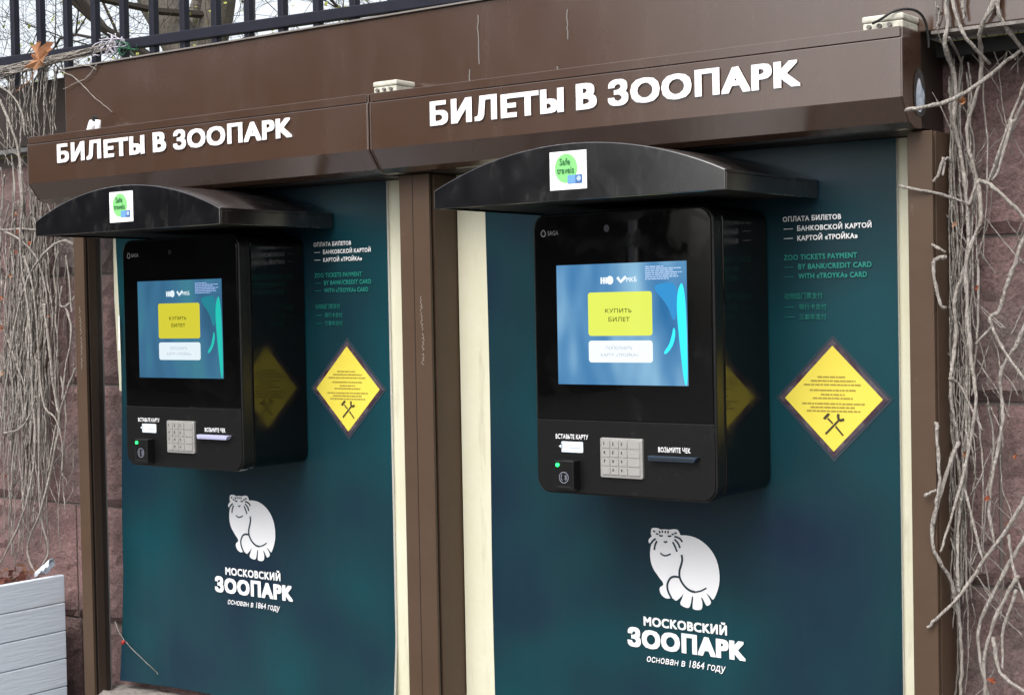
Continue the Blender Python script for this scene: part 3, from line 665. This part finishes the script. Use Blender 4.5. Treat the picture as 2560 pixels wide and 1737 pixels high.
tag(mb.build('cable', CABLE, None, True, origin=(1.13, -.188, 2.058)), 'thin black cable looping from the right junction box', 'cable')
bt = thing('small_bottle', (-1.335, -.15, 2.0455), 'tiny white bottle with black cap lying on the left sign', 'bottle')
mb = MB(); mb.tube([(-1.352, -.15, 2.046), (-1.35, -.15, 2.05), (-1.336, -.15, 2.074), (-1.332, -.15, 2.078)], [.01, .013, .013, .007], 12); mb.build('body', WHITE, bt, True)
mb = MB(); mb.tube([(-1.3325, -.15, 2.078), (-1.326, -.15, 2.09)], [.0085, .0085], 12); mb.build('cap', CABLE, bt)
mb = MB(); mb.tube([(-1.318, -.152, 2.047), (-1.315, -.152, 2.05), (-1.313, -.152, 2.078)], [.006, .0085, .0085], 10); tag(mb.build('paper_scrap', WHITE, None, True, origin=(-1.318, -.152, 2.047)), 'small rolled white paper standing beside the tiny bottle', 'paper')

# ================================================================== PLANTER
pt = thing('planter', (-2.1, -.45, 0), 'white painted plank planter with dry leaves at lower left', 'planter')
Xp, Yb, Yf = -1.617, -.08, -.95
tops = [.70, .6125, .5245, .4375, .351, .265, .178, .092, .006]
for k in range(8):
    z1, z0 = tops[k]-.001, tops[k+1]+.001
    MB().box(Xp-.022, Xp+random.uniform(-.001, .001), Yf, Yb, z0, z1).build('plank', PLANTER, pt, bevel=.003)
    MB().box(-2.6, Xp-.0225, Yf, Yf+.022, z0, z1).build('plank', PLANTER, pt, bevel=.003)
MB().box(-2.6, Xp-.0225, Yb-.022, Yb, .006, .655).build('back_board', PLANTER, pt, bevel=.003)
MB().box(Xp-.06, Xp-.0225, Yb-.065, Yb-.0225, .006, .68).build('corner_post', PLANTER, pt)
MB().box(-2.6, Xp-.0235, Yf+.023, Yb-.0225, .3, .668).build('soil', SOIL, pt)
r = random.Random(21); mb = MB()
for i in range(1500):
    c = Vector((r.uniform(-2.55, Xp-.03), r.uniform(Yf+.04, Yb-.005), (.668 if r.random() < .9 else .66)+r.random()**2*.055)); s_ = r.uniform(.008, .02)
    a = Vector((r.uniform(-1, 1), r.uniform(-1, 1), r.uniform(-.6, .6))).normalized(); b = a.orthogonal().normalized()
    b = (b*math.cos(1.3*r.random())+a.cross(b)*math.sin(1.3*r.random()))
    mb.add([c-a*s_, c+b*s_*.6, c+a*s_, c-b*s_*.6], [(0, 1, 2, 3)], r.choice((0, 1, 1)))
tag(mb.build('leaf_litter', [mat('brown_leaf_litter', (.11, .05, .03), .85, 0, .2, (.2, .1, .06), 40.), mat('dark_red_leaf_litter', (.07, .022, .018), .85, 0, .2, (.14, .05, .035), 40.)], pt), kind='stuff')
# white slipper-like scrap on the back corner
mb = MB(); rp = random.Random(4); nx, ny = 12, 5; V = []
for j in range(ny+1):
    for i in range(nx+1):
        t = i/nx; u_ = (j/ny-.5)*2; wd_ = .010+.009*math.sin(t*2.6+.3)
        V.append((-1.692+.072*t+rp.gauss(0, .0016), -.125+u_*wd_*.9, .7035+.044*t**1.2+.010*(1-u_*u_)+rp.gauss(0, .0016)))
F = [(j*(nx+1)+i, j*(nx+1)+i+1, (j+1)*(nx+1)+i+1, (j+1)*(nx+1)+i) for j in range(ny) for i in range(nx)]
mb.add(V, F); k = len(V); mb.add([(a, b, c-.012) for a, b, c in V], [tuple(reversed(f)) for f in F])
for i in range(nx): mb.f += [(i, i+k, i+1+k, i+1), (ny*(nx+1)+i+1, ny*(nx+1)+i+1+k, ny*(nx+1)+i+k, ny*(nx+1)+i)]; mb.mi += [0, 0]
tag(mb.build('crumpled_paper', mat('crumpled_white_paper', (.66, .72, .78), .6, 0, .3, (.55, .6, .66), 60., .3, 90.), None, False, origin=(-1.69, -.13, .7)), 'crumpled white paper lying on the planter corner', 'paper')

# ================================================================== VINES
def ray(px, py, Y):            # wall point seen at a photograph coordinate, used only to digitise the stems into wall coordinates
    d = _f+_r*((px-1280)/3953.13)-_u*((py-868.5)/3953.13); t = (Y+3.19)/d.y; q = Vector((2.4354, -3.19, 1.5))+d*t
    return q
def stem(parent, pts, r0, r1, m, n=6, jit=.0):
    pts = smooth_poly([tuple(p) for p in pts], 2, False); N = len(pts)
    if jit: pts = [(a+random.gauss(0, jit), b+random.gauss(0, jit*.6), c+random.gauss(0, jit)) for a, b, c in pts]
    if not jit: pts = [(a+random.gauss(0, .0007), b+random.gauss(0, .0007), c+random.gauss(0, .0007)) for a, b, c in pts]
    R_ = [(r0+(r1-r0)*i/(N-1))*random.uniform(.78, 1.15)*(1.45 if random.random() < .07 else 1)*.9 for i in range(N)]
    mb = MB(); mb.tube(pts, R_, n); return mb.build('stem', m, parent, True)
def leaflet(parent, p, s, m):
    r = random.Random(int(abs(p.x*9973+p.z*7919)))
    a = Vector((r.uniform(-1, 1), r.uniform(-.5, .2), r.uniform(-1, 1))).normalized(); b = a.cross(Vector((0, -1, .3))).normalized(); nrm = a.cross(b)
    n = 9; s *= .62; mb = MB()
    o = []
    for k in range(n):
        w = 2*math.pi*k/n; rr = s*(1.15 if k % 2 == 0 else .6)*r.uniform(.75, 1.2); o.append(p+a*math.cos(w)*rr+b*math.sin(w)*rr*.7+nrm*s*r.uniform(-.5, .5))
    mb.add(o+[p+nrm*s*.3], [(k, (k+1) % n, n) for k in range(n)]); mb.build('leaf', m, parent)
vr = thing('climbing_vine', (1.35, -.02, 0), 'bare pale climbing vine on the stone wall at right edge', 'vine', 'bare climbing vines')
tr_r = [
 [(2394,-40),(2400,40),(2408,75),(2384,125),(2386,180),(2390,240),(2380,300),(2397,358),(2413,455),(2417,513),(2422,566),(2420,620),(2409,682),(2391,722),(2384,766),(2391,833),(2382,890),(2375,944),(2377,1000),(2388,1060),(2396,1103)],
 [(2540,-40),(2515,22),(2475,90),(2455,140),(2450,207),(2430,270),(2413,330),(2425,390),(2444,452),(2435,480),(2422,511)],
 [(2408,-40),(2413,0),(2426,56),(2455,118),(2475,160)], [(2434,-40),(2437,20),(2440,60)], [(2526,-40),(2526,22),(2530,60),(2560,126),(2600,190)],
 [(2263,276),(2310,268),(2374,254),(2437,218),(2533,141),(2600,90)], [(2248,465),(2278,472),(2344,483),(2415,507)],
 [(2444,452),(2468,455),(2511,491),(2560,542),(2600,580)],
 [(2444,452),(2455,540),(2435,593),(2413,655),(2415,744),(2422,855),(2431,921),(2442,1000),(2430,1090),(2413,1159),(2405,1230),(2396,1304),(2392,1400),(2398,1480)],
 [(2600,520),(2553,602),(2537,664),(2515,708),(2502,779),(2477,788),(2477,810),(2493,846),(2520,895),(2580,970)],
 [(2600,760),(2560,815),(2542,864),(2520,895),(2497,930),(2504,1000),(2508,1040),(2499,1107),(2480,1196),(2471,1262),(2485,1360)],
 [(2366,642),(2345,643),(2336,650),(2333,668),(2340,722),(2353,768),(2364,770)], [(2329,611),(2364,631)],
 [(2396,1103),(2359,1201),(2324,1336),(2345,1402),(2373,1435),(2389,1500),(2401,1561),(2406,1654),(2401,1737),(2398,1800)],
 [(2600,1190),(2560,1252),(2518,1322),(2462,1397),(2396,1495),(2354,1533),(2319,1568)],
 [(2600,1290),(2560,1346),(2522,1411),(2471,1505),(2441,1575),(2455,1668),(2469,1737),(2475,1800)],
 [(2545,1440),(2527,1467),(2490,1537),(2464,1617),(2458,1668),(2465,1760)], [(2541,1472),(2504,1575),(2506,1673)],
 [(2485,1593),(2490,1664),(2513,1696),(2560,1729),(2600,1740)], [(2522,1336),(2527,1402),(2560,1495),(2600,1560)],
 [(2413,1159),(2400,1240),(2396,1304)], [(2405,1200),(2422,1262),(2455,1397)], [(2375,944),(2400,960),(2440,1040),(2455,1075)],
 [(2341,1055),(2343,1110),(2350,1190),(2342,1260),(2334,1310)], [(2314,1237),(2340,1225)], [(2530,300),(2500,420),(2480,452)], [(2590,150),(2540,260),(2490,400),(2470,455)],
 [(2560,250),(2520,340),(2478,450)], [(2359,395),(2345,440),(2330,455)], [(2380,405),(2362,390),(2356,440)], [(2440,860),(2475,820)], [(2414,1160),(2380,1290),(2352,1380)]]
for k, pl_ in enumerate(tr_r):
    Y0 = -.035-.025*random.random()
    if k in (5, 6): Y0 = -.12
    if k == 5: pts = [ray(a, b, (-.205, -.2, -.14, -.06, -.05, -.05)[i]) for i, (a, b) in enumerate(pl_)]
    elif k == 6: pts = [ray(a, b, (-.115, -.112, -.1, -.05)[i]) for i, (a, b) in enumerate(pl_)]
    else: pts = [ray(a, b, (-.112 if a < 2348 else (-.112+(Y0+.112)*(a-2348)/52 if a < 2400 else Y0))+random.uniform(-.004, .004)) for i, (a, b) in enumerate(pl_)]
    if k in (0, 2, 3, 4, 1): pts = [Vector((p_.x, min(p_.y, -.115) if p_.z > 2.0 else p_.y, p_.z)) for p_ in pts]
    stem(vr, pts, .0052 if len(pl_) > 4 else .0042, .0036 if len(pl_) > 4 else .0025, VINE, 7)
for k in range(46):             # denser strands close to the wall
    px = 2372+abs(random.gauss(0, 34)); y0 = random.uniform(-50, 1300); ln = random.uniform(250, 800); pts = []
    for i in range(9):
        px += random.gauss(0, 9); px = max(px, 2374); py = y0+ln*i/8
        q = ray(px, py, -.012-.02*random.random()); pts.append(Vector((q.x, -.12 if q.z > 2.02 else q.y, q.z)))
    stem(vr, pts, random.uniform(.0015, .0036), .0012, random.choice((VINE, VINE2)), 5)
for k in range(75):
    px = random.uniform(2385, 2590); py = random.uniform(140, 1750); a = random.uniform(-1, 1); ln = random.uniform(60, 220)
    pts = [ray(px+a*ln*i/4+random.gauss(0, 5), py-ln*i/4, -.01-.02*random.random()) for i in range(5)]
    stem(vr, pts, .0018, .0009, random.choice((VINE, VINE2)), 4)
for px, py, s_, m in ((2405,255,.02,LEAFO),(2387,560,.012,LEAFO),(2441,720,.01,LEAFR),(2470,1245,.012,LEAFR),(2412,1135,.013,LEAFO),(2537,1140,.012,LEAFR),(2519,1305,.01,LEAFR),(2480,1700,.014,LEAFR)):
    leaflet(vr, ray(px, py, -.05), s_, m)

vl = thing('climbing_vine', (-1.8, -.02, .6), 'dense tangled bare climbing vine on the stone wall at left edge', 'vine', 'bare climbing vines')
tr_l = [
 [(0,250),(22,300),(49,380),(53,446),(58,509),(52,560),(49,620),(60,700),(75,800),(80,900),(80,980),(90,1102),(80,1203),(53,1303),(0,1410),(-30,1460)],
 [(184,611),(160,600),(142,606),(111,633),(80,673),(62,717),(47,762),(30,850),(15,960),(5,1050)],
 [(60,640),(85,720),(98,900),(106,1022),(143,1043),(157,1112),(155,1180)],
 [(100,900),(96,1208),(101,1298),(125,1372),(111,1404),(95,1440)], [(110,760),(127,900),(138,996),(151,1054),(135,1139),(106,1271),(64,1362),(77,1415),(95,1440)],
 [(147,628),(133,673),(142,744),(138,802),(147,855),(135,940),(150,1050)], [(155,717),(147,770),(173,762),(189,739)], [(160,765),(169,775),(182,833),(164,913),(155,1000)],
 [(130,140),(114,164),(88,193),(62,252),(55,290),(50,360),(47,420)], [(190,920),(165,980),(140,1060),(120,1180)],
 [(0,215),(35,240),(60,290),(62,340)], [(0,575),(60,572),(90,575)], [(-20,560),(0,575),(40,590),(75,620),(100,660),(118,740),(122,820),(105,880)],
 [(10,1083),(50,1075),(75,1040),(90,990)], [(0,800),(20,850),(45,920),(70,985)], [(180,780),(172,690),(165,640)]]
for pl_ in tr_l:
    Y0 = -.03-.03*random.random()
    pts = [ray(a, b, Y0+random.uniform(-.01, .01)) for a, b in pl_]
    stem(vl, pts, .0052 if len(pl_) > 8 else .004, .003, VINE, 7)
for k in range(150):
    px = random.choice((random.gauss(75, 32), random.gauss(40, 30), random.gauss(105, 18))); y0 = random.uniform(380, 1000); ln = random.uniform(250, 600); pts = []
    dr = random.uniform(-7, 3)
    for i in range(9):
        px += random.gauss(dr*.6, 6); py = y0+ln*i/8
        if py > 1420: break
        pts.append(ray(min(px, 180), py, .0-.04*random.random()))
    if len(pts) > 3: stem(vl, pts, random.uniform(.0015, .0044), .0014, random.choice((VINE, VINE, VINE2)), 5)
for k in range(30):             # bundle hanging over the cladding top
    px = random.uniform(20, 158); dx_ = random.gauss(0, 10); pts = []; st_ = random.uniform(12, 42)
    for i in range(8):
        py = 165+random.uniform(-6, 6)+i*st_; px += random.gauss(dx_*.12, 3.5); pts.append(ray(min(px, 160), py, -.03-.035*random.random() if px < 150 else -.09))
    stem(vl, pts, random.uniform(.0014, .0032), .0014, random.choice((VINE, VINE, VINE2)), 5)
for k in range(40):             # bundle lying along the cladding top
    pts = []; a = random.uniform(-14, 14); L_ = random.uniform(120, 290); s0 = random.uniform(-80, 60)
    for i in range(7):
        px = s0+L_*i/6; base = 182-.25*max(px, 0) if px < 150 else 146-(px-150)*.27
        pts.append(ray(min(px, 285), base+a*(1-.6*i/6)+random.gauss(0, 4), -.05+random.uniform(-.03, .06)))
    stem(vl, pts, random.uniform(.0018, .004), .0016, random.choice((VINE, VINE, VINE2)), 5)
for pl_ in ([(150,178),(178,188),(197,204),(215,222),(228,237),(255,260),(281,281)], [(241,162),(230,180),(219,195),(190,208),(158,223)], [(185,158),(205,164),(228,165),(241,175)]):
    stem(vl, [ray(a, b, -.108) for a, b in pl_], .0022, .0012, VINE, 5)
for k in range(110):
    px = random.uniform(-20, 175); py = random.uniform(330, 1400); a = random.gauss(0, .6); ln = random.uniform(40, 160)
    stem(vl, [ray(min(px+a*ln*i/4+random.gauss(0, 4), 183), py-ln*i/4, -.0-.03*random.random()) for i in range(5)], .0016, .0008, random.choice((VINE, VINE2)), 4)
for px, py, s_, m in ((40,535,.014,LEAFO),(42,580,.012,LEAFR),(72,608,.018,LEAFR),(40,630,.012,LEAFR),(25,690,.014,LEAFO),(8,930,.016,LEAFO),(5,745,.02,LEAFR),(5,820,.018,LEAFR),(120,790,.01,LEAFO),(15,1190,.012,LEAFR)):
    leaflet(vl, ray(px, py, -.05), s_, m)
# twig with a berry hanging over the left panel
tw = thing('berry_twig', (-1.42, -.02, .53), 'thin twig with one red berry across the bottom of left panel', 'twig')
stem(tw, [(-1.45, -.025, .56), (-1.41, -.04, .527), (-1.36, -.04, .49), (-1.31, -.03, .455), (-1.262, -.02, .42)], .0022, .001, VINE2, 5)
mb = MB(); mb.tube([(-1.392, -.046, .5), (-1.39, -.046, .503), (-1.386, -.046, .509), (-1.383, -.046, .513)], [.002, .006, .006, .002], 8); mb.build('berry', BERRY, tw, True)
# big dry maple leaf
def maple(c, s, name):
    lob = []
    for a, L_ in ((90, 1.), (80, .72), (72, .78), (64, .42), (50, .82), (42, .95), (33, .7), (24, .72), (14, .4), (2, .68), (-8, .74), (-20, .5), (-48, .42), (-80, .2), (-100, .2), (-132, .42), (-160, .5), (188, .74), (178, .68), (166, .4), (156, .72), (147, .7), (138, .95), (130, .82), (116, .42), (108, .78), (100, .72)):
        lob.append((math.cos(math.radians(a))*L_, math.sin(math.radians(a))*L_))
    n = len(lob); U_ = Vector((.9, .12, .35)).normalized(); W_ = Vector((-.3, .25, .9)).normalized(); N_ = U_.cross(W_)
    V = [c]
    for i, (a, b) in enumerate(lob): V.append(c+U_*a*s+W_*b*s+N_*s*(.2*math.sin(i*.8)+.1*math.sin(i*2.3)))
    mb = MB().add(V, [(0, i+1, (i+1) % n+1) for i in range(n)])
    mb.tube([c-W_*s*.1, c-W_*s*.7+U_*s*-.6, c-W_*s*.8-U_*s*1.5], [.0016, .0014, .001], 5)
    return mb.build(name, LEAFO, None, False, origin=c)
tag(maple(Vector((-1.63, -.115, 2.292)), .072, 'dry_leaf'), 'big curled orange maple leaf caught on top of the vine', 'leaf')
# twine tied round the fence rail
tn = thing('knotted_twine', (-1.45, .02, 2.33), 'white and green plastic twine knotted on the fence rail', 'twine')
for k in range(7):
    c = Vector((-1.44+random.uniform(-.05, .05), .0, 2.325)); pts = [c+Vector((random.gauss(0, .035), random.gauss(0, .012), random.gauss(0, .022))) for _ in range(6)]
    stem(tn, pts, .0022, .0016, STRING, 5)
for k in range(5):
    pts = [Vector((-1.4, .0, 2.31))+Vector((.02*i+random.gauss(0, .012), random.gauss(0, .01), random.gauss(0, .014))) for i in range(5)]
    stem(tn, pts, .0018, .0014, GREENSTR, 5)

# ================================================================== TREES BEHIND THE FENCE
def tree(name, base, h, rad, seed, label, lean=(0, 0), depth=5, first=.1, bark=BARK, buds=0, spread=.75, group='bare trees behind the fence', cat='tree', kids=(2, 4)):
    r = random.Random(seed); t = thing(name, base, label, cat, group)
    trunk, br, bd = MB(), MB(), MB(); base = Vector(base)
    def grow(p, d, L_, R_, lv):
        n = 5; pts = [p]; rs = [R_]; q = p.copy(); dd = d.copy()
        for i in range(n):
            dd = (dd+Vector((r.gauss(0, .13), r.gauss(0, .13), r.gauss(.03, .1)))).normalized(); q = q+dd*(L_/n); pts.append(q.copy()); rs.append(R_*(1-.45*(i+1)/n))
        (trunk if lv == 0 else br).tube(pts, rs, 10 if lv == 0 else (6 if lv < 3 else 4), 0)
        if lv >= depth: 
            if buds:
                for _ in range(buds):
                    c = pts[r.randint(1, n)]+Vector((r.gauss(0, .03), r.gauss(0, .03), r.gauss(0, .03))); s_ = r.uniform(.008, .022)
                    a = Vector((r.gauss(0, 1), r.gauss(0, 1), r.gauss(0, 1))).normalized(); b = a.orthogonal().normalized()
                    bd.add([c-a*s_, c+b*s_*.6, c+a*s_, c-b*s_*.6], [(0, 1, 2, 3)])
            return
        for _ in range(r.randint(*kids) if lv else 6):
            i = r.randint(2, n) if lv else r.randint(1, n); f = .55+.25*r.random()
            side = Vector((r.gauss(0, 1), r.gauss(0, 1), r.gauss(.1, .6))).normalized()
            nd = (dd*(1-spread)+side*spread).normalized(); grow(pts[i], nd, L_*f*(.75 if lv == 0 else 1), max(rs[i]*(.26 if lv == 0 else .58), .002), lv+1)
    grow(base, Vector((lean[0], lean[1], 1)).normalized(), h, rad, 0)
    trunk.build('trunk', bark, t, True); br.build('branches', bark if depth < 4 else BARK2, t)
    if bd.f: tag(bd.build('buds', BUD, t), kind='stuff')
tree('bare_tree', (-6.78, 5, 2.11), 4.2, .15, 2, 'grey trunked bare tree left of the other trunk behind the fence', (.02, 0))
tree('bare_tree', (-6.03, 5, 2.11), 4.6, .17, 5, 'thicker darker bare trunk right of the other trunk behind the fence', (-.01, 0))
tree('bare_tree', (-9.6, 6.5, 2.11), 3.4, .09, 8, 'slim bare tree farthest left behind the fence', (.15, 0))
sh = [(-8.2, 4.5, 11), (-7.6, 6, 12), (-5.2, 4.2, 13), (-4.4, 5, 14), (-9.2, 8, 15), (-3.9, 4.4, 16), (-6.5, 8, 17), (-10.5, 7.5, 18), (-5.2, 7.5, 19)]
for k, (x, y, sd_) in enumerate(sh):
    tree('bare_shrub', (x, y, 2.11), 1.7, .022, sd_, ('%s budding shrub behind the fence' % ['leftmost', 'second from left', 'third from left', 'fourth from left', 'middle', 'fourth from right', 'third from right', 'second from right', 'rightmost'][sorted(sh, key=lambda q: (q[0]-2.4354)/(q[1]+3.19)).index(sh[k])]), (0, 0), 4, buds=3, bark=BARK2, spread=.6, group='budding shrubs behind the fence', cat='shrub', kids=(2, 4))

# ================================================================== ACROSS THE STREET (seen only as reflections)
ob = thing('opposite_building', (-30, -20, 0), 'unseen dark building across the street, shaped for reflections in the machines', 'building')
MB().box(-62, -13, -24, -18, 0, 8.2).build('wall', BLDG, ob)  # unseen block, made tall and dark to darken reflections in metal and glass
MB().box(-62.3, -12.7, -24.3, -17.7, 8.21, 8.6).build('roof', BLDG, ob)
for k in range(8):
    w = MB().box(-20.4-k*4.2, -18.2-k*4.2, -18.02, -17.96, 1.0, 3.4).build('window', BLDG, ob); MB().box(-20.2-k*4.2, -18.4-k*4.2, -17.955, -17.945, 1.15, 3.25).build('pane', WINM, w)
bw = thing('street_wall', (-2, -26, 0), 'low dark boundary wall across the street mirrored in the machines', 'wall')
MB().box(-12.5, 20, -26.3, -26, 0, 1.9).build('panel', BLDG, bw); MB().box(-12.6, 20.1, -26.36, -25.94, 1.91, 2.02).build('coping', CONC, bw)
for k, (x, y) in enumerate(((-5.2, -9.5), (-3.4, -8.2))):
    lp = thing('lamp_post', (x, y, 0), ('slim grey lamp post across the pavement, farther from the booths', 'slim grey lamp post across the pavement, nearer the booths')[k], 'lamp post', 'lamp posts across the pavement')
    mb = MB(); mb.tube([(x, y, 0), (x, y, .25), (x, y, .3), (x, y, 4.2)], [.07, .07, .045, .035], 12); mb.build('pole', mat('grey_pole_paint', (.7, .7, .7), .5), lp, True)
    mb = MB(); mb.tube([(x, y, 4.2), (x, y, 4.3), (x, y, 4.5), (x, y, 4.55)], [.05, .14, .12, .03], 12); mb.build('lamp_head', IVORY, lp, True)
